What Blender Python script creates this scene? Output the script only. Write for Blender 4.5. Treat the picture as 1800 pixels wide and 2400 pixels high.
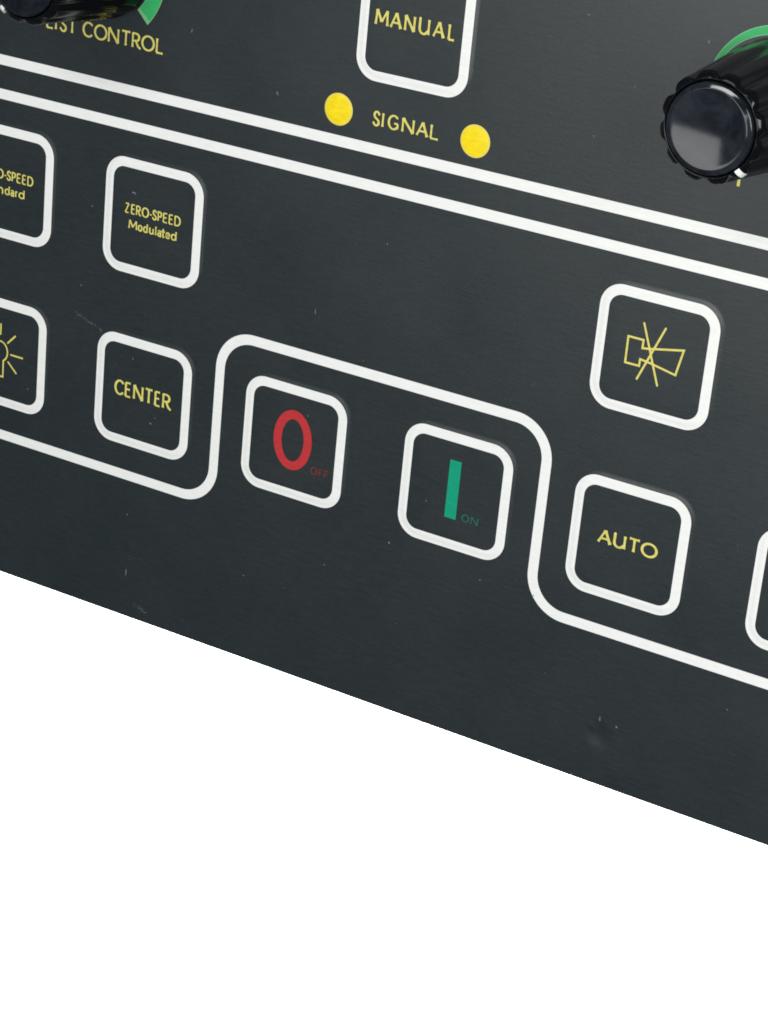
import bpy, bmesh, math, random
from mathutils import Matrix, Vector

random.seed(7)
MM = 0.001
sc = bpy.context.scene
for o in list(bpy.data.objects):
    bpy.data.objects.remove(o)

# ------------------------------------------------------------------ camera
cam_d = bpy.data.cameras.new('camera')
cam = bpy.data.objects.new('camera', cam_d)
sc.collection.objects.link(cam)
cam_d.sensor_fit = 'VERTICAL'
cam_d.sensor_height = 36.0
cam_d.lens = 5820.0 / 2400.0 * 36.0
cam_d.clip_start = 0.005
cam_d.clip_end = 20.0
RIGHT = Vector((0.85464804, 0.09209338, -0.51097508))
DOWN = Vector((0.27059705, -0.91892386, 0.28697766))
FWD = Vector((-0.44311845, -0.38353325, -0.81027667))
m = Matrix((RIGHT, -DOWN, -FWD)).transposed().to_4x4()
m.translation = Vector((148.710, 96.420, 213.611)) * MM
cam.matrix_world = m
sc.camera = cam

# ------------------------------------------------------------------ light
world = bpy.data.worlds.new('World')
sc.world = world
world.use_nodes = True
bg = world.node_tree.nodes['Background']
bg.inputs['Color'].default_value = (0.78, 0.92, 1.05, 1)
bg.inputs['Strength'].default_value = 0.17


def area(name, loc, aim, sx, sy, watts, col):
    d = bpy.data.lights.new(name, 'AREA')
    d.shape = 'RECTANGLE'
    d.size = sx * MM
    d.size_y = sy * MM
    d.energy = watts
    d.color = col
    o = bpy.data.objects.new(name, d)
    sc.collection.objects.link(o)
    o.location = Vector(loc) * MM
    dirv = (Vector(aim) - Vector(loc)).normalized()
    z = -dirv
    x = Vector((1, 0, 0))
    x = (x - z * x.dot(z)).normalized()
    y = z.cross(x)
    o.matrix_world = Matrix.Translation(Vector(loc) * MM) @ Matrix((x, y, z)).transposed().to_4x4()
    return o


SBX0, SBX1, SBY0, SBY1, SBZ = -90., 215., -29., 125., 350.
area('softbox', ((SBX0 + SBX1) / 2, (SBY0 + SBY1) / 2, SBZ),
     ((SBX0 + SBX1) / 2, (SBY0 + SBY1) / 2, 0), SBX1 - SBX0, SBY1 - SBY0, 0.655, (1.0, 0.99, 0.98))
area('side_lamp', (300, 120, 260), (60, 20, 0), 130, 170, 1.02, (1.0, 0.985, 0.95))
area('tube_lamp', (2, 319, 428), (68, 40, 0), 320, 56, 0.92, (1.0, 0.99, 0.95))
area('table_fill_strip', (20, -16, -22), (20, -150, -110), 420, 24, 1.6, (1, 1, 1))  # added fill light, hidden under the panel, that lifts the table to white

sc.render.engine = 'CYCLES'
sc.cycles.filter_width = 1.8
sc.view_settings.view_transform = 'Standard'
sc.view_settings.look = 'None'
sc.view_settings.exposure = 0.0
sc.view_settings.gamma = 1.0
sc.view_settings.use_curve_mapping = False


# ------------------------------------------------------------------ materials
def nodes_of(name):
    mt = bpy.data.materials.new(name)
    mt.use_nodes = True
    nt = mt.node_tree
    return mt, nt, nt.nodes['Principled BSDF']


def N(nt, typ, **kw):
    n = nt.nodes.new(typ)
    for k, v in kw.items():
        if k in ('operation', 'blend_type', 'data_type', 'noise_dimensions', 'interpolation_type', 'feature'):
            setattr(n, k, v)
        else:
            n.inputs[k].default_value = v
    return n


def world_mm(nt, scale=(1000, 1000, 1000)):
    """panel position in millimetres, the same for every part"""
    g = nt.nodes.new('ShaderNodeNewGeometry')
    v = N(nt, 'ShaderNodeVectorMath', operation='MULTIPLY')
    nt.links.new(g.outputs['Position'], v.inputs[0])
    v.inputs[1].default_value = scale
    return v.outputs[0]


def plastic_film():
    mt, nt, b = nodes_of('dark_film')
    L = nt.links.new
    fine = N(nt, 'ShaderNodeTexNoise', Scale=1.0, Detail=3.0, Roughness=0.6)
    L(world_mm(nt, (2000, 3400, 3400)), fine.inputs['Vector'])
    streak = N(nt, 'ShaderNodeTexNoise', Scale=1.0, Detail=2.0, Roughness=0.5)
    L(world_mm(nt, (520, 2600, 2600)), streak.inputs['Vector'])
    smudge = N(nt, 'ShaderNodeTexNoise', Scale=1.0, Detail=4.0, Roughness=0.55)
    L(world_mm(nt, (70, 80, 80)), smudge.inputs['Vector'])
    mix = N(nt, 'ShaderNodeMath', operation='ADD')
    L(fine.outputs['Fac'], mix.inputs[0])
    L(streak.outputs['Fac'], mix.inputs[1])
    ramp = nt.nodes.new('ShaderNodeMapRange')
    ramp.inputs['From Min'].default_value = 0.6
    ramp.inputs['From Max'].default_value = 1.4
    L(mix.outputs[0], ramp.inputs['Value'])
    col = nt.nodes.new('ShaderNodeMix')
    col.data_type = 'RGBA'
    col.inputs['A'].default_value = (0.0028, 0.0068, 0.0080, 1)
    col.inputs['B'].default_value = (0.0088, 0.0150, 0.0170, 1)
    L(ramp.outputs[0], col.inputs['Factor'])
    L(col.outputs['Result'], b.inputs['Base Color'])
    rr = nt.nodes.new('ShaderNodeMapRange')
    rr.inputs['From Min'].default_value = 0.3
    rr.inputs['From Max'].default_value = 0.7
    rr.inputs['To Min'].default_value = 0.375
    rr.inputs['To Max'].default_value = 0.455
    L(smudge.outputs['Fac'], rr.inputs['Value'])
    L(rr.outputs[0], b.inputs['Roughness'])
    # two small knocks in the film near the lower edge
    geo = world_mm(nt)
    hsum = None
    for (cx, cy, r, dep) in DENTS:
        d = N(nt, 'ShaderNodeVectorMath', operation='DISTANCE')
        L(geo, d.inputs[0])
        d.inputs[1].default_value = (cx, cy, 0)
        mr = nt.nodes.new('ShaderNodeMapRange')
        mr.interpolation_type = 'SMOOTHSTEP'
        mr.inputs['From Min'].default_value = 0
        mr.inputs['From Max'].default_value = r
        mr.inputs['To Min'].default_value = dep
        mr.inputs['To Max'].default_value = 0
        L(d.outputs['Value'], mr.inputs['Value'])
        if hsum is None:
            hsum = mr.outputs[0]
        else:
            a = N(nt, 'ShaderNodeMath', operation='ADD')
            L(hsum, a.inputs[0])
            L(mr.outputs[0], a.inputs[1])
            hsum = a.outputs[0]
    b1 = nt.nodes.new('ShaderNodeBump')
    b1.inputs['Strength'].default_value = 1.0
    b1.inputs['Distance'].default_value = 0.00012
    L(hsum, b1.inputs['Height'])
    b2 = nt.nodes.new('ShaderNodeBump')
    b2.inputs['Strength'].default_value = 0.2
    b2.inputs['Distance'].default_value = 0.00003
    L(mix.outputs[0], b2.inputs['Height'])
    L(b1.outputs[0], b2.inputs['Normal'])
    L(b2.outputs[0], b.inputs['Normal'])
    b.inputs['Specular IOR Level'].default_value = 0.74
    return mt


def ink(name, col, var=0.08, rough=0.42, grain=(900, 2600)):
    mt, nt, b = nodes_of(name)
    L = nt.links.new
    n = N(nt, 'ShaderNodeTexNoise', Scale=1.0, Detail=3.0, Roughness=0.6)
    L(world_mm(nt, (grain[0], grain[1], grain[1])), n.inputs['Vector'])
    mr = nt.nodes.new('ShaderNodeMapRange')
    mr.inputs['From Min'].default_value = 0.3
    mr.inputs['From Max'].default_value = 0.7
    L(n.outputs['Fac'], mr.inputs['Value'])
    mx = nt.nodes.new('ShaderNodeMix')
    mx.data_type = 'RGBA'
    mx.inputs['A'].default_value = tuple(c * (1 - var) for c in col) + (1,)
    mx.inputs['B'].default_value = tuple(min(1, c * (1 + var)) for c in col) + (1,)
    L(mr.outputs[0], mx.inputs['Factor'])
    L(mx.outputs['Result'], b.inputs['Base Color'])
    b.inputs['Roughness'].default_value = rough
    b.inputs['Specular IOR Level'].default_value = 0.32
    bp = nt.nodes.new('ShaderNodeBump')
    bp.inputs['Strength'].default_value = 0.25
    bp.inputs['Distance'].default_value = 0.00002
    L(n.outputs['Fac'], bp.inputs['Height'])
    L(bp.outputs[0], b.inputs['Normal'])
    return mt


def gloss_black():
    mt, nt, b = nodes_of('gloss_black_plastic')
    L = nt.links.new
    b.inputs['Base Color'].default_value = (0.0020, 0.0026, 0.0036, 1)
    n = N(nt, 'ShaderNodeTexNoise', Scale=1.0, Detail=4.0, Roughness=0.6)
    L(world_mm(nt, (600, 600, 600)), n.inputs['Vector'])
    mr = nt.nodes.new('ShaderNodeMapRange')
    mr.inputs['To Min'].default_value = 0.10
    mr.inputs['To Max'].default_value = 0.20
    b.inputs['Specular IOR Level'].default_value = 0.2
    L(n.outputs['Fac'], mr.inputs['Value'])
    L(mr.outputs[0], b.inputs['Roughness'])
    return mt


def smudged_cap():
    mt, nt, b = nodes_of('knob_cap_plastic')
    L = nt.links.new
    n = N(nt, 'ShaderNodeTexNoise', Scale=1.0, Detail=5.0, Roughness=0.65, Distortion=0.6)
    L(world_mm(nt, (420, 420, 420)), n.inputs['Vector'])
    mx = nt.nodes.new('ShaderNodeMix')
    mx.data_type = 'RGBA'
    mx.inputs['A'].default_value = (0.003, 0.0045, 0.007, 1)
    mx.inputs['B'].default_value = (0.015, 0.018, 0.024, 1)
    mr = nt.nodes.new('ShaderNodeMapRange')
    mr.inputs['From Min'].default_value = 0.38
    mr.inputs['From Max'].default_value = 0.68
    L(n.outputs['Fac'], mr.inputs['Value'])
    L(mr.outputs[0], mx.inputs['Factor'])
    L(mx.outputs['Result'], b.inputs['Base Color'])
    b.inputs['Roughness'].default_value = 0.08
    b.inputs['Specular IOR Level'].default_value = 0.42
    return mt


def table_paint():
    mt, nt, b = nodes_of('white_table')
    n = N(nt, 'ShaderNodeTexNoise', Scale=1.0, Detail=2.0)
    nt.links.new(world_mm(nt, (30, 30, 30)), n.inputs['Vector'])
    mx = nt.nodes.new('ShaderNodeMix')
    mx.data_type = 'RGBA'
    mx.inputs['A'].default_value = (0.90, 0.90, 0.90, 1)
    mx.inputs['B'].default_value = (0.93, 0.93, 0.93, 1)
    nt.links.new(n.outputs['Fac'], mx.inputs['Factor'])
    nt.links.new(mx.outputs['Result'], b.inputs['Base Color'])
    b.inputs['Roughness'].default_value = 0.8
    return mt


DENTS = [(59.8, -21.7, 1.9, -1.0), (58.9, -20.9, 0.8, 0.35), (-0.6, -18.6, 1.1, 0.3), (62.5, -25.0, 2.2, 0.25)]
M = dict(
    film=plastic_film(),
    white=ink('white_ink', (0.69, 0.70, 0.68), 0.035, 0.40, (700, 3000)),
    yellow=ink('pale_yellow_ink', (0.56, 0.51, 0.125), 0.12),
    red=ink('red_ink', (0.40, 0.025, 0.029), 0.08),
    dimred=ink('dark_red_ink', (0.15, 0.022, 0.026), 0.12),
    teal=ink('teal_green_ink', (0.001, 0.255, 0.145), 0.06),
    dimteal=ink('dark_teal_ink', (0.012, 0.105, 0.082), 0.12),
    green=ink('bright_green_ink', (0.030, 0.33, 0.10), 0.06),
    greenedge=ink('pale_green_ink', (0.14, 0.38, 0.18), 0.06),
    amber=ink('amber_window', (0.73, 0.56, 0.006), 0.10, 0.35),
    amberedge=ink('pale_amber_rim', (0.62, 0.52, 0.09), 0.06, 0.4),
    black=gloss_black(),
    cap=smudged_cap(),
    dust=ink('grey_dust', (0.125, 0.142, 0.147), 0.25, 0.8),
    housing=ink('grey_housing', (0.20, 0.21, 0.22), 0.05, 0.5, (40, 40)),
    table=table_paint(),
)

# ------------------------------------------------------------------ helpers
WPOS = {}


def link(name, verts, faces, mat, parent=None, at=(0, 0, 0), smooth=False):
    """verts in mm, in panel coordinates relative to `at`"""
    me = bpy.data.meshes.new(name)
    me.from_pydata([(x * MM, y * MM, z * MM) for x, y, z in verts], [], faces)
    me.materials.append(M[mat])
    bm = bmesh.new()
    bm.from_mesh(me)
    bmesh.ops.recalc_face_normals(bm, faces=bm.faces) if smooth == 'closed' else None
    bm.to_mesh(me)
    bm.free()
    if smooth:
        for p in me.polygons:
            p.use_smooth = True
    o = bpy.data.objects.new(name, me)
    sc.collection.objects.link(o)
    place(o, parent, at)
    return o


def place(o, parent, at):
    w = Vector(at) * MM
    WPOS[o.name] = w
    if parent is not None:
        o.parent = parent
        o.location = w - WPOS[parent.name]
    else:
        o.location = w


def ribbon(pts, w, closed=False, cap=False):
    """flat stroke along a 2-D polyline; returns 2-D verts and faces"""
    n = len(pts)
    ws = w if isinstance(w, (list, tuple)) else [w] * n
    P = [Vector(p) for p in pts]
    V, F = [], []
    for i in range(n):
        if closed:
            a, c = P[i - 1], P[(i + 1) % n]
            d1, d2 = (P[i] - a).normalized(), (c - P[i]).normalized()
        else:
            d1 = (P[i] - P[i - 1]).normalized() if i else (P[1] - P[0]).normalized()
            d2 = (P[i + 1] - P[i]).normalized() if i < n - 1 else d1
        n1, n2 = Vector((-d1.y, d1.x)), Vector((-d2.y, d2.x))
        nn = (n1 + n2)
        nn = nn.normalized() if nn.length > 1e-6 else n1
        k = 1.0 / max(0.45, nn.dot(n1))
        h = ws[i] / 2
        V += [tuple(P[i] + nn * h * k), tuple(P[i] - nn * h * k)]
    for i in range(n if closed else n - 1):
        j = (i + 1) % n
        F.append((2 * i + 1, 2 * j + 1, 2 * j, 2 * i))
    if cap and not closed:
        for e in (0, n - 1):
            d = (P[0] - P[1]).normalized() if e == 0 else (P[-1] - P[-2]).normalized()
            a0 = math.atan2(d.y, d.x)
            base = len(V)
            for k in range(7):
                a = a0 - math.pi / 2 + math.pi * k / 6
                V.append((P[e].x + math.cos(a) * ws[e] / 2, P[e].y + math.sin(a) * ws[e] / 2))
            F.append(tuple(base + k for k in range(7)))
    return V, F


class Ink:
    """collects flat strokes of one print, each a hair above the last"""
    def __init__(self, z):
        self.z, self.k, self.v, self.f = z, 0, [], []

    def add(self, V, F):
        b = len(self.v)
        z = self.z + self.k * 0.0015
        self.k += 1
        self.v += [(x, y, z) for x, y in V]
        self.f += [tuple(b + i for i in f) for f in F]

    def stroke(self, pts, w, closed=False, cap=True):
        self.add(*ribbon(pts, w, closed, cap))

    def build(self, name, mat, parent, at=(0, 0, 0)):
        v = [(x - at[0], y - at[1], z - at[2]) for x, y, z in self.v]
        return link(name, v, self.f, mat, parent, at)


def arc(cx, cy, rx, ry, a0, a1, n=18):
    return [(cx + rx * math.cos(math.radians(a0 + (a1 - a0) * i / n)),
             cy + ry * math.sin(math.radians(a0 + (a1 - a0) * i / n))) for i in range(n + 1)]


def chaikin(p, it=2):
    for _ in range(it):
        q = [p[0]]
        for a, b in zip(p, p[1:]):
            q += [(a[0] * .75 + b[0] * .25, a[1] * .75 + b[1] * .25), (a[0] * .25 + b[0] * .75, a[1] * .25 + b[1] * .75)]
        p = q + [p[-1]]
    return p


ELL = arc(.5, .5, .5, .5, 0, 360, 28)[:-1]
SS = chaikin([(.93, .84), (.78, .97), (.48, 1.03), (.14, .93), (.04, .72), (.25, .56), (.68, .44), (.98, .30), (.92, .07),
              (.52, -.04), (.2, .03), (0, .16)])
XH = .66
BOWL = arc(.5, XH / 2, .5, XH / 2, 0, 360, 22)[:-1]
G = {
    'A': [[(0, 0), (.5, 1)], [(.5, 1), (1, 0)], [(.2, .34), (.8, .34)]],
    'U': [[(0, 1), (0, .36)] + arc(.46, .36, .46, .36, 180, 300, 10)[1:] + [(1, .28)], [(1, 1), (1, 0)]],
    'T': [[(0, 1), (1, 1)], [(.5, .98), (.5, 0)]],
    'O': ['c', ELL],
    'C': [arc(.58, .5, .58, .5, 48, 312, 22)],
    'G': [arc(.55, .5, .55, .5, 48, 330, 24), [(.62, .44), (1, .44)], [(1, .44), (1, .06)]],
    'E': [[(.02, 1), (.95, 1)], [(0, 1), (0, 0)], [(.02, 0), (1, 0)], [(.02, .53), (.85, .53)]],
    'F': [[(.02, 1), (1, 1)], [(0, 1), (0, 0)], [(.02, .5), (.85, .5)]],
    'N': [[(0, 0), (0, 1)], [(0, 1), (1, 0)], [(1, 0), (1, 1)]],
    'R': [[(0, 0), (0, 1)], [(0, 1), (.4, 1)] + arc(.42, .74, .42, .26, 90, -90, 10)[1:] + [(0, .48)], [(.42, .48), (.72, .12), (1, 0)]],
    'P': [[(0, 0), (0, 1)], [(0, 1), (.45, 1)] + arc(.47, .72, .53, .28, 90, -90, 10)[1:] + [(0, .44)]],
    'D': [[(0, 0), (0, 1)], [(0, 1), (.35, 1)] + arc(.36, .5, .64, .5, 90, -90, 14)[1:] + [(0, 0)]],
    'M': [[(0, 0), (.07, 1)], [(.07, 1), (.5, .22)], [(.5, .22), (.93, 1)], [(.93, 1), (1, 0)]],
    'L': [[(0, 1), (0, 0)], [(0, 0), (1, 0)]],
    'I': [[(.5, 1), (.5, 0)]],
    'Z': [[(0, 1), (1, 1)], [(1, 1), (0, 0)], [(0, 0), (1, 0)]],
    '-': [[(-.5, .42), (1.5, .42)]],
    'S': [SS],
    'o': ['c', BOWL],
    'd': ['c', BOWL, [(1, 1.02), (1, 0)]],
    'u': [[(0, XH), (0, .25)] + arc(.46, .25, .46, .25, 180, 300, 8)[1:] + [(1, .2)], [(1, XH), (1, 0)]],
    'l': [[(.5, 1.02), (.5, 0)]],
    'a': [[(.06, XH - .06)] + arc(.5, XH - .2, .46, .2, 120, 0, 8) + [(1, 0)], arc(.45, .19, .45, .19, 60, 330, 12)],
    't': [[(.4, .9), (.4, .16), (.62, 0), (1, .03)], [(-.6, XH), (1.5, XH)]],
    'e': [[(.03, XH * .53), (.98, XH * .53)] + arc(.5, XH / 2, .5, XH / 2, 12, 315, 18)],
    'n': [[(0, XH), (0, 0)], [(0, XH - .22)] + arc(.5, XH - .25, .5, .25, 150, 0, 9) + [(1, 0)]],
    'r': [[(.15, XH), (.15, 0)], [(.15, XH - .2), (.5, XH - .02), (1, XH - .03)]],
}


def word(ink_, letters, y0, y1, w):
    """letters: (char, x0, x1) with outer extents in mm"""
    for ch, x0, x1 in letters:
        g = G[ch]
        closed_first = g[0] == 'c'
        strokes = g[1:] if closed_first else g
        a0, a1, b0, b1 = x0 + w / 2, x1 - w / 2, y0 + w / 2, y1 - w / 2
        if a1 <= a0:
            a0 = a1 = (x0 + x1) / 2
        for i, s in enumerate(strokes):
            p = [(a0 + (a1 - a0) * x, b0 + (b1 - b0) * y) for x, y in s]
            cl = closed_first and i == 0
            if len(p) == 2:
                (xa, ya), (xb, yb) = p
                ln = math.hypot(xb - xa, yb - ya)
                dx, dy = (xb - xa) / ln, (yb - ya) / ln
                if abs(dx) < .12:
                    kk = 1.0
                elif abs(dy) < .12:
                    kk = .86
                else:
                    kk = 1.2 if dx * dy < 0 else .88
                p = [(xa + (xb - xa) * q, ya + (yb - ya) * q) for q in (0, .12, .3, .7, .88, 1)]
                ws = [w * kk * q for q in (1.24, 1.06, .90, .90, 1.06, 1.24)]
                ink_.stroke(p, ws, cap=False)
            else:
                n = len(p)
                ws = []
                for j in range(n):
                    a, c = (p[j - 1], p[(j + 1) % n]) if cl else (p[max(0, j - 1)], p[min(n - 1, j + 1)])
                    ln = math.hypot(c[0] - a[0], c[1] - a[1]) or 1
                    ws.append(w * (.80 + .28 * abs(c[1] - a[1]) / ln))
                ink_.stroke(p, ws, closed=cl, cap=not cl)


def rrect(hw, hh, r, nc=12, ns=8, cx=0, cy=0):
    pts = []
    C = [(hw - r, hh - r, 0), (-hw + r, hh - r, 90), (-hw + r, -hh + r, 180), (hw - r, -hh + r, 270)]
    for k, (x, y, a) in enumerate(C):
        arcp = [(x + r * math.cos(math.radians(a + 90 * i / nc)), y + r * math.sin(math.radians(a + 90 * i / nc))) for i in range(nc + 1)]
        pts += arcp
        nx, ny, na = C[(k + 1) % 4]
        e = (nx + r * math.cos(math.radians(na)), ny + r * math.sin(math.radians(na)))
        s = arcp[-1]
        pts += [(s[0] + (e[0] - s[0]) * i / ns, s[1] + (e[1] - s[1]) * i / ns) for i in range(1, ns)]
    return [(x + cx, y + cy) for x, y in pts]


def sdf(x, y, h, r):
    qx, qy = abs(x) - h + r, abs(y) - h + r
    return math.hypot(max(qx, 0), max(qy, 0)) + min(max(qx, qy), 0) - r


def part_label(o, s):
    o['label'] = s
    return o


# ------------------------------------------------------------------ setting
TABLE_Z = -120.0
t = link('table', [(-1500, -1500, TABLE_Z), (1500, -1500, TABLE_Z), (1500, 1500, TABLE_Z), (-1500, 1500, TABLE_Z)],
         [(0, 1, 2, 3)], 'table')
t['kind'] = 'structure'

# ------------------------------------------------------------------ control panel
root = bpy.data.objects.new('control_panel', None)
root.empty_display_size = 0.02
sc.collection.objects.link(root)
place(root, None, (30, 24, TABLE_Z))
root['label'] = 'dark grey control panel with white framed push buttons, yellow lettering and black knobs'
root['category'] = 'control panel'

EDGE = -27.38
X0, X1, Y1 = -75., 135., 88.


def box_bm(x0, x1, y0, y1, z0, z1, bev):
    bm = bmesh.new()
    bmesh.ops.create_cube(bm, size=1)
    for v in bm.verts:
        v.co = Vector((x0 if v.co.x < 0 else x1, y0 if v.co.y < 0 else y1, z0 if v.co.z < 0 else z1))
    if bev:
        bmesh.ops.bevel(bm, geom=list(bm.edges), offset=bev, segments=3, affect='EDGES', profile=0.5)
    vs = [tuple(v.co) for v in bm.verts]
    bm.verts.index_update()
    fs = [tuple(v.index for v in f.verts) for f in bm.faces]
    bm.free()
    return vs, fs


v, f = box_bm(X0, X1, EDGE, Y1, -2.0, 0.0, 0.18)
cx, cy = (X0 + X1) / 2, (EDGE + Y1) / 2
face = link('face_plate', [(a - cx, b - cy, c) for a, b, c in v], f, 'film', root, (cx, cy, 0))
part_label(face, 'dark grey matt film face of the panel')
v, f = box_bm(-45, 105, 8, 74, TABLE_Z + 0.02, -2.02, 2.0)
link('housing', [(a - 30, b - 41, c) for a, b, c in v], f, 'housing', root, (30, 41, 0))

# printed white borders -------------------------------------------------------
ZP = 0.02
LW = 1.14


def corner(cx, cy, r, a0, a1, n=16):
    return arc(cx, cy, r, r, a0, a1, n)


R = 4.0
low = [(-58, 29.9), (118, 29.9)]
path = []
path += corner(-58 + R - R, 29.9 - R, R, 180, 90)            # top left, outside the view
path += corner(118, 29.9 - R, R, 90, 0)
path += corner(118, -10 + R, R, 0, -90)
path += corner(50 + R, -10 + R, R, 270, 180)
path += corner(50 - R, 10 - R, R, 0, 90)
path += corner(10 + R, 10 - R, R, 90, 180)
path += corner(10 - R, -10 + R, R, 0, -90)
path += corner(-58, -10 + R, R, 270, 180)
k = Ink(ZP)
k.stroke(path, LW, closed=True)
part_label(k.build('border', 'white', root, (30, 10, 0)), 'white printed outline stepping up round the red O and green I buttons')
path = corner(118, 33.69 + R, R, -90, 0) + corner(118, 80 - R, R, 0, 90) + corner(-58, 80 - R, R, 90, 180) + corner(-58, 33.69 + R, R, 180, 270)
k = Ink(ZP)
k.stroke(path, LW, closed=True)
part_label(k.build('border', 'white', root, (30, 57, 0)), 'straight white line under the yellow lights and knobs')

# buttons ---------------------------------------------------------------------
PADH, PADW, PADR, PADI = 0.085, 6.60, 2.7, 0.66     # emboss height, half size, corner radius, slope width
POX, POY = 0.30, 0.33                               # the emboss sits off the print
RH, RR, RW = 6.44, 2.45, 1.06                       # printed frame: half size, corner radius, width


def hgt(x, y):
    d = -sdf(x - POX, y - POY, PADW, PADR) / PADI
    d = min(1, max(0, d))
    return PADH * d * d * (3 - 2 * d)


def loops_mesh(loops, fill):
    n = len(loops[0])
    V, F = [], []
    for lp in loops:
        V += lp
    for i in range(len(loops) - 1):
        for j in range(n):
            a, b = i * n + j, i * n + (j + 1) % n
            F.append((a, b, b + n, a + n))
    if fill:
        F.append(tuple((len(loops) - 1) * n + j for j in range(n)))
    return V, F


pad_loops = []
for i in range(9):
    s = PADI * i / 8
    q = i / 8
    pad_loops.append([(x, y, 0.003 + PADH * q * q * (3 - 2 * q)) for x, y in rrect(PADW - s, PADW - s, PADR - s, 12, 8, POX, POY)])
pad_loops.append([(x, y, 0.003 + PADH) for x, y in rrect(PADW - 2.2, PADW - 2.2, PADR - 1.6, 12, 8, POX, POY)])
padV, padF = loops_mesh(pad_loops, True)
ring_loops = []
for i in range(13):
    s = RW * i / 12
    ring_loops.append([(x, y, hgt(x, y) + 0.026) for x, y in rrect(RH - s, RH - s, RR - s, 12, 8)])
ringV, ringF = loops_mesh(ring_loops, False)
ZT = PADH + 0.03
pad_mesh = ring_mesh = None


def button(cx, cy, label):
    global pad_mesh, ring_mesh
    if pad_mesh is None:
        b = link('button', padV, padF, 'film', root, (cx, cy, 0), True)
        r = link('frame', ringV, ringF, 'white', b, (cx, cy, 0), True)
        pad_mesh, ring_mesh = b.data, r.data
        pad_mesh.name, ring_mesh.name = 'button', 'button_frame'
    else:
        b = bpy.data.objects.new('button', pad_mesh)
        sc.collection.objects.link(b)
        place(b, root, (cx, cy, 0))
        r = bpy.data.objects.new('frame', ring_mesh)
        sc.collection.objects.link(r)
        place(r, b, (cx, cy, 0))
    b['label'] = label
    return b


def text_on(b, cx, cy, letters, y0, y1, w, mat='yellow', name='lettering'):
    k = Ink(ZT)
    word(k, letters, y0, y1, w)
    return k.build(name, mat, b, (cx, cy, 0))


def lerp_letters(spec, p0, m0, p1, m1):
    s = (m1 - m0) / (p1 - p0)
    return [(c, m0 + (a - p0) * s, m0 + (b - p0) * s) for c, a, b in spec]


ZS = [('Z', 383, 452), ('E', 478, 546), ('R', 555, 637), ('O', 643, 757), ('-', 768, 802), ('S', 806, 878), ('P', 886, 955),
      ('E', 968, 1042), ('E', 1056, 1128), ('D', 1142, 1240)]
MOD = [('M', 437, 572), ('o', 580, 652), ('d', 660, 732), ('u', 752, 822), ('l', 838, 866), ('a', 878, 938), ('t', 942, 988),
       ('e', 998, 1072), ('d', 1080, 1166)]

b = button(0, 20, 'square button lettered ZERO-SPEED Modulated')
zs = lerp_letters(ZS, 385, -3.68, 1238, 3.72)
text_on(b, 0, 20, zs, 20.28, 21.46, 0.185)
text_on(b, 0, 20, lerp_letters(MOD, 437, -3.10, 1163, 3.28), 18.60, 19.70, 0.18)

b = button(-20, 20, 'square button lettered ZERO-SPEED Standard, cut by the left edge')
text_on(b, -20, 20, [(c, x0 - 19.95, x1 - 19.95) for c, x0, x1 in zs], 20.33, 21.50, 0.185)
text_on(b, -20, 20, [('S', -23.05, -22.45), ('t', -22.35, -21.9), ('a', -21.8, -21.3), ('n', -21.1, -20.4), ('d', -20.2, -19.47),
                     ('a', -19.35, -18.85), ('r', -18.75, -18.35), ('d', -18.22, -17.38)], 18.63, 19.74, 0.18)

b = button(0, 0, 'square button lettered CENTER')
text_on(b, 0, 0, [('C', -3.80, -2.50), ('E', -2.38, -1.47), ('N', -1.22, 0.18), ('T', 0.34, 1.50), ('E', 1.68, 2.55), ('R', 2.75, 4.00)],
        -0.74, 1.12, 0.27)

b = button(-20, 0, 'square button with yellow light bulb symbol')
k = Ink(ZT)
k.stroke(arc(-20.05, .15, 1.06, 1.2, -62, 242, 30), .2)
k.stroke([(-19.55, -.95), (-19.55, -2.88), (-20.55, -2.88), (-20.55, -.95)], .2)
for a in ((-18.99, 1.38, -17.96, 2.43), (-18.49, .06, -16.83, .06), (-18.85, -.9, -17.65, -1.97)):
    k.stroke([(a[0], a[1]), (a[2], a[3])], .21)
    k.stroke([(-40.1 - a[0], a[1]), (-40.1 - a[2], a[3])], .21)
k.stroke([(-20.05, 2.2), (-20.05, 3.4)], .21)
k.build('bulb_symbol', 'yellow', b, (-20, 0, 0))

b = button(20, 0, 'square button with red O above small OFF')
k = Ink(ZT)
n = 48
outer = [(19.93 + 2.43 * math.cos(2 * math.pi * i / n), .22 + 3.42 * math.sin(2 * math.pi * i / n)) for i in range(n)]
inner = [(19.93 + 1.40 * math.cos(2 * math.pi * i / n), .20 + 2.42 * math.sin(2 * math.pi * i / n)) for i in range(n)]
k.add(outer + inner, [(i, (i + 1) % n, n + (i + 1) % n, n + i) for i in range(n)])
part_label(k.build('symbol', 'red', b, (20, 0, 0)), 'tall red letter O')
text_on(b, 20, 0, [('O', 22.48, 23.34), ('F', 23.52, 24.06), ('F', 24.2, 24.76)], -2.95, -2.05, 0.13, 'dimred')

b = button(40, 0, 'square button with green bar above small ON')
k = Ink(ZT)
k.add([(39.14, -3.02), (40.5, -3.02), (40.5, 3.44), (39.14, 3.44)], [(0, 1, 2, 3)])
part_label(k.build('symbol', 'teal', b, (40, 0, 0)), 'upright green bar')
text_on(b, 40, 0, [('O', 41.18, 42.08), ('N', 42.26, 43.16)], -2.98, -2.06, 0.135, 'dimteal')

b = button(60, 0, 'square button lettered AUTO')
text_on(b, 60, 0, [('A', 56.69, 58.30), ('U', 58.45, 59.85), ('T', 60.08, 61.45), ('O', 61.52, 63.38)], -0.66, 0.98, 0.27)

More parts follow.
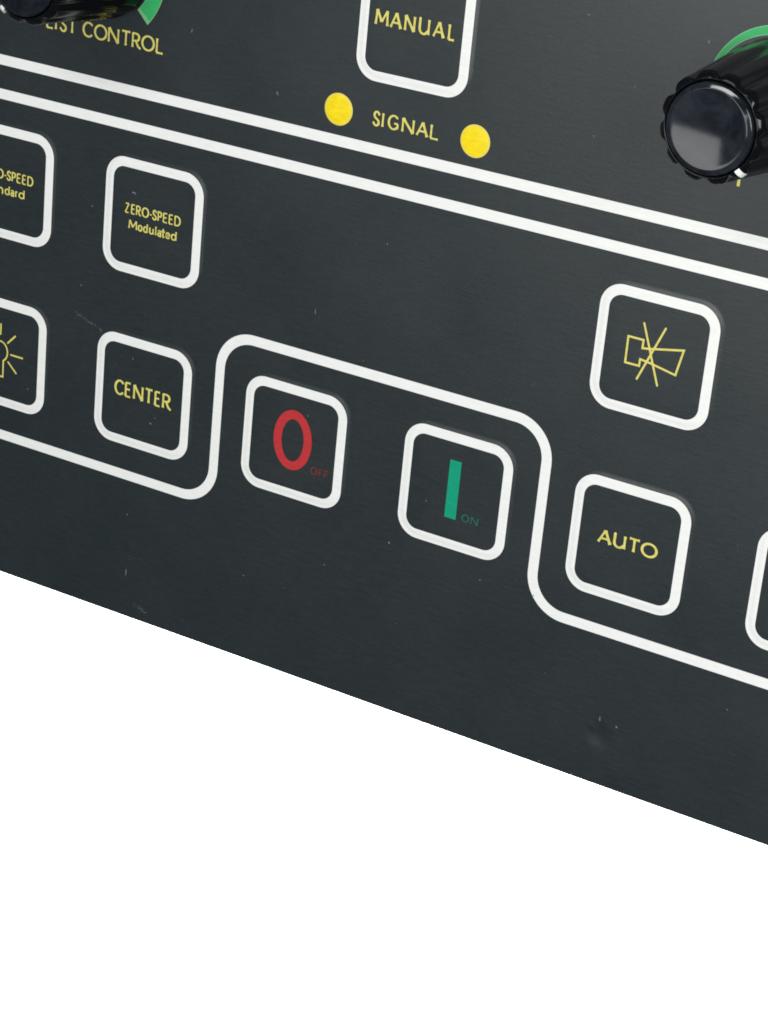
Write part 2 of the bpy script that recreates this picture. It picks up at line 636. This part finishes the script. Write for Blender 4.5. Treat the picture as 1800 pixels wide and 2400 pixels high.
b = button(60, 20, 'square button with yellow horn symbol crossed out')
k = Ink(ZT)
k.stroke([(57.06, 21.45), (58.70, 21.45), (58.70, 20.62), (59.30, 20.70), (63.02, 21.46), (62.50, 18.80), (59.66, 19.33),
          (58.62, 19.46), (58.60, 18.75), (57.08, 18.75)], .215, closed=True)
k.stroke([(58.53, 23.14), (60.77, 17.28)], .215)
k.stroke([(60.85, 23.16), (58.54, 17.40)], .215)
k.build('horn_symbol', 'yellow', b, (60, 20, 0))

b = button(30, 47, 'square button lettered MANUAL above the yellow lights')
text_on(b, 30, 47, [('M', 25.37, 26.97), ('A', 27.10, 28.52), ('N', 28.76, 30.03), ('U', 30.40, 31.68), ('A', 32.02, 33.40), ('L', 33.75, 34.60)],
        46.16, 47.88, 0.25)

button(80, 0, 'white framed button right of AUTO, cut by the right edge')

# indicator lights and loose lettering ---------------------------------------------
for x, lab in ((22.04, 'round yellow indicator light left of SIGNAL'), (37.95, 'round yellow indicator light right of SIGNAL')):
    n = 40
    ci = [(math.cos(2 * math.pi * i / n), math.sin(2 * math.pi * i / n)) for i in range(n)]
    V = [(1.50 * c, 1.50 * s, 0.05) for c, s in ci] + [(0.9 * c, 0.9 * s, 0.10) for c, s in ci] + [(0, 0, 0.115)]
    F = [(i, (i + 1) % n, n + (i + 1) % n, n + i) for i in range(n)] + [(n + i, n + (i + 1) % n, 2 * n) for i in range(n)]
    o = link('indicator_light', V, F, 'amber', root, (x, 36.9, 0), True)
    part_label(o, lab)
    V = [(1.67 * c, 1.67 * s, 0.02) for c, s in ci] + [(1.52 * c, 1.52 * s, 0.055) for c, s in ci] + [(1.46 * c, 1.46 * s, 0.050) for c, s in ci]
    F = [(i, (i + 1) % n, n + (i + 1) % n, n + i) for i in range(n)] + [(n + i, n + (i + 1) % n, 2 * n + (i + 1) % n, 2 * n + i) for i in range(n)]
    link('rim', V, F, 'amberedge', o, (x, 36.9, 0), True)

k = Ink(ZP)
word(k, [('S', 26.12, 26.98), ('I', 27.15, 27.45), ('G', 27.88, 29.15), ('N', 29.52, 30.98), ('A', 31.20, 32.63), ('L', 32.82, 33.88)], 36.06, 37.66, 0.235)
k.build('lettering', 'yellow', root, (30, 37, 0))
k = Ink(ZP)
word(k, [('L', -15.40, -14.40), ('I', -14.22, -13.97), ('S', -13.58, -12.60), ('T', -12.52, -11.30),
         ('C', -10.53, -9.15), ('O', -9.00, -7.24), ('N', -7.15, -5.68), ('T', -5.44, -4.15), ('R', -4.02, -2.80), ('O', -2.77, -1.03),
         ('L', -0.88, 0.14)], 38.26, 39.99, 0.245)
k.build('lettering', 'yellow', root, (-8, 39, 0))
k = Ink(ZP)
k.stroke([(65.95, 38.45), (65.95, 40.2)], .30, cap=False)
k.build('tick_mark', 'yellow', root, (66, 39, 0))

# knobs --------------------------------------------------------------------------
KZ = 14.6


def knob(cx, cy, label, pang):
    na = 180
    prof = [(5.6, 0.35, 0), (5.95, 0.4, 0.3), (6.0, 0.9, .5), (5.4, 8.0, .75), (5.06, 12.9, 1), (5.04, 13.35, 1), (4.97, 13.62, 1), (4.80, 13.84, .9),
            (4.56, 13.99, .5), (4.45, 14.04, .15), (4.38, 14.05, 0), (4.30, 14.02, 0), (4.22, 13.90, 0), (4.18, 13.60, 0), (2.0, 13.55, 0)]
    V, F = [], []
    for r, z, d in prof:
        for j in range(na):
            a = 2 * math.pi * j / na
            fl = (0.5 + 0.5 * math.cos(12 * (a - math.radians(150)))) ** 2.6
            rr = r - 0.48 * d * fl
            V.append((rr * math.cos(a), rr * math.sin(a), z))
    for i in range(len(prof) - 1):
        for j in range(na):
            F.append((i * na + j, i * na + (j + 1) % na, (i + 1) * na + (j + 1) % na, (i + 1) * na + j))
    F.append(tuple((len(prof) - 1) * na + j for j in range(na)))
    F.append(tuple(j for j in reversed(range(na))))
    b = link('knob', V, F, 'black', root, (cx, cy, 0), True)
    part_label(b, label)
    # dished cap
    n = 96
    prof = [(4.12, 13.6), (4.11, 14.18), (4.07, 14.26), (4.02, 14.31), (3.98, 14.331), (3.92, 14.359), (3.70, 14.460), (3.65, 14.482), (3.61, 14.492), (3.58, 14.493)]
    D = 0.17
    for i in range(1, 11):
        r = 3.58 * (1 - i / 11)
        prof.append((r, 14.493 - D * (1 - (r / 3.58) ** 2)))
    V, F = [], []
    for r, z in prof:
        V += [(r * math.cos(2 * math.pi * j / n), r * math.sin(2 * math.pi * j / n), z) for j in range(n)]
    for i in range(len(prof) - 1):
        for j in range(n):
            F.append((i * n + j, i * n + (j + 1) % n, (i + 1) * n + (j + 1) % n, (i + 1) * n + j))
    V.append((0, 0, 14.493 - D))
    F += [((len(prof) - 1) * n + j, (len(prof) - 1) * n + (j + 1) % n, len(V) - 1) for j in range(n)]
    part_label(link('cap', V, F, 'cap', b, (cx, cy, 0), True), 'glossy dished black cap')
    # white pointer mark inlaid on the rim
    sect = [(4.30, 14.09), (4.56, 14.06), (4.84, 13.90), (5.02, 13.66), (5.09, 13.40), (4.80, 13.35), (4.40, 13.6), (4.28, 13.9)]
    v = [(x, yy, z) for yy in (-.27, .27) for x, z in sect]
    f = [tuple(range(8)), tuple(range(15, 7, -1))] + [(i, (i + 1) % 8, 8 + (i + 1) % 8, 8 + i) for i in range(8)]
    ca, sa = math.cos(math.radians(pang)), math.sin(math.radians(pang))
    v = [(x * ca - y * sa, x * sa + y * ca, z) for x, y, z in v]
    part_label(link('pointer_mark', v, f, 'white', b, (cx, cy, 0)), 'short white pointer mark on the rim')
    return b


def scale_arc(cx, cy, label):
    # tapered ring, thin at the lower left, wide at the lower right
    for nm, mat, e, z in (('scale_arc', 'greenedge', 0, ZP), ('arc_fill', 'green', .09, ZP + .006)):
        n = 90
        V, F = [], []
        for i in range(n + 1):
            tt = i / n
            if e:
                tt = 0.06 + tt * (1 - 0.06 - 0.012)
            a = math.radians(226 - 271 * tt)
            wdt = 0.02 + 1.93 * tt
            r0, r1 = 6.36 + e, 6.36 + wdt - e
            if r1 < r0 + .01:
                r1 = r0 + .01
            V += [(r0 * math.cos(a), r0 * math.sin(a), z), (r1 * math.cos(a), r1 * math.sin(a), z)]
        F = [(2 * i, 2 * i + 1, 2 * i + 3, 2 * i + 2) for i in range(n)]
        if not e:
            p = link(nm, V, F, mat, root, (cx, cy, 0))
            part_label(p, label)
        else:
            link(nm, V, F, mat, p, (cx, cy, 0))


scale_arc(-8.0, 46.9, 'green tapering arc round the left knob')
scale_arc(68.0, 46.6, 'green tapering arc round the right knob')
knob(-7.8, 46.8, 'black fluted knob over LIST CONTROL, cut by the top left corner', -124)
knob(68.0, 46.7, 'black fluted knob cut by the right edge', -45)

# dust, flecks and small scuffs lying on the film ---------------------------------------
C0 = Vector((148.710, 96.420, 213.611))


def on_panel(px, py, z=0.0):
    d = RIGHT * ((px - 900) / 5820) + DOWN * ((py - 1200) / 5820) + FWD
    kk = (z - C0.z) / d.z
    p = C0 + d * kk
    return p.x, p.y


def top_z(x, y):
    for bx, by in ((0, 20), (-20, 20), (0, 0), (-20, 0), (20, 0), (40, 0), (60, 0), (60, 20), (30, 47), (80, 0)):
        if abs(x - bx) < 8 and abs(y - by) < 8:
            return hgt(x - bx, y - by)
    return 0.0


DV, DF = [], []


def fleck(x, y, rx, ry, rot=0, n=7):
    z = top_z(x, y) + 0.03 + random.random() * .004
    b0 = len(DV)
    for i in range(n):
        a = 2 * math.pi * i / n
        q = random.uniform(.6, 1.15)
        u, w = rx * q * math.cos(a), ry * q * math.sin(a)
        DV.append((x + u * math.cos(rot) - w * math.sin(rot) - 30, y + u * math.sin(rot) + w * math.cos(rot) - 10, z))
    DF.append(tuple(range(b0, b0 + n)))


s6 = 600 / 1659
s8 = 800 / 1659
spots = [(1245 * s6, 200 * s6, .10, .38, -.2), (600 * s6, 1335 * s6, .16, .12, .4), (140 * s6 + 600, 605 * s6, .12, .3, .5), (853 * s6 + 600, 1580 * s6, .13, .13, 0),
         (1200 + 500 * s6, 95 * s6, .22, .13, 0), (1200 + 1278 * s6, 270 * s6, .17, .2, 0), (1200 + 800 * s6, 565 * s6, .08, .25, 0), (1200 + 530 * s6, 885 * s6, .07, .22, 0),
         (527 * s6, 600 + 190 * s6, .09, .15, 0), (865 * s6, 600 + 665 * s6, .10, .11, 0), (1010 * s6, 600 + 1050 * s6, .11, .12, 0), (980 * s6, 600 + 1085 * s6, .15, .14, 0),
         (183 * s6, 600 + 860 * s6, .13, .12, 0), (497 * s8 + 500, 700 + 60 * s8, .08, .42, .05), (855 * s8 + 500, 700 + 1185 * s8, .14, .15, 0), (540 * s8 + 500, 700 + 1293 * s8, .14, .13, 0),
         (147 * s8 + 500, 700 + 1345 * s8, .14, .12, 0), (1296 * s8 + 500, 700 + 1367 * s8, .17, .10, .2), (1038 * s8 + 500, 700 + 980 * s8, .09, .17, .1), (462 * s8 + 500, 700 + 568 * s8, .13, .11, 0),
         (730 * s8 + 500, 700 + 300 * s8, .12, .07, 0), (140 * s6 + 1200, 1050 + 955 * s6, .09, .12, 0), (150 + 615 * .2411, 1180 + 105 * .2411, .13, .14, 0), (150 + 603 * .2411, 1180 + 675 * .2411, .09, .62, -.02),
         (1200 + 570 * s6, 1600 + 235 * s6, .12, .34, .05), (1200 + 677 * s6, 1600 + 288 * s6, .16, .14, 0), (1200 + 175 * s6, 1600 + 505 * s6, .12, .10, 0), (1200 + 385 * s6, 1600 + 590 * s6, .12, .10, 0),
         (1200 + 1395 * s6, 1600 + 175 * s6, .12, .10, 0)]
for px, py, rx, ry, rot in spots:
    x, y = on_panel(px, py)
    fleck(x, y, rx * .8, ry * .8, rot)
x, y = on_panel(870 * s6, 1250 * s6, PADH)
fleck(x - .12, y + .02, .22, .1, .1)
fleck(x + .15, y - .02, .18, .1, -.5)


def scuff(p0, p1, n, spread, size):
    for i in range(n):
        tt = random.random()
        x, y = on_panel(p0[0] + (p1[0] - p0[0]) * tt, p0[1] + (p1[1] - p0[1]) * tt)
        fleck(x + random.gauss(0, spread), y + random.gauss(0, spread), size * random.uniform(.4, 1.6), size * random.uniform(.3, .9), random.uniform(-.9, .3), 5)


scuff((500 * s6, 600 + 370 * s6), (600 * s6, 600 + 440 * s6), 46, .13, .055)
scuff((590 * s6, 600 + 430 * s6), (670 * s6, 600 + 490 * s6), 34, .09, .05)
scuff((150 + 690 * .2411, 1180 + 980 * .2411), (150 + 810 * .2411, 1180 + 1070 * .2411), 40, .16, .055)
scuff((150 + 600 * .2411, 1180 + 530 * .2411), (150 + 780 * .2411, 1180 + 560 * .2411), 26, .3, .03)
for pts in ([(980, 590), (1280, 680), (1400, 720), (1470, 775)],):
    pts = [(500 + a * s8, 700 + c * s8) for a, c in pts]
    for a, c in zip(pts, pts[1:]):
        scuff(a, c, 60, .10, .022)
for pts in ([(500, 1385), (800, 1460), (1050, 1530), (1150, 1590)], [(630, 150), (900, 205), (1200, 275), (1340, 350)]):
    pts = [(1200 + a * s6, 600 + c * s6) for a, c in pts]
    for a, c in zip(pts, pts[1:]):
        scuff(a, c, 55, .08, .024)
for _ in range(70):
    x, y = on_panel(random.uniform(0, 1800), random.uniform(0, 1900))
    if y > EDGE + 1:
        sz = random.choice((.018, .022, .028, .04))
        fleck(x, y, sz, sz * random.uniform(.6, 1.5), random.uniform(0, 3))
o = link('dust_flecks', DV, DF, 'dust', root, (30, 10, 0))
o['kind'] = 'stuff'
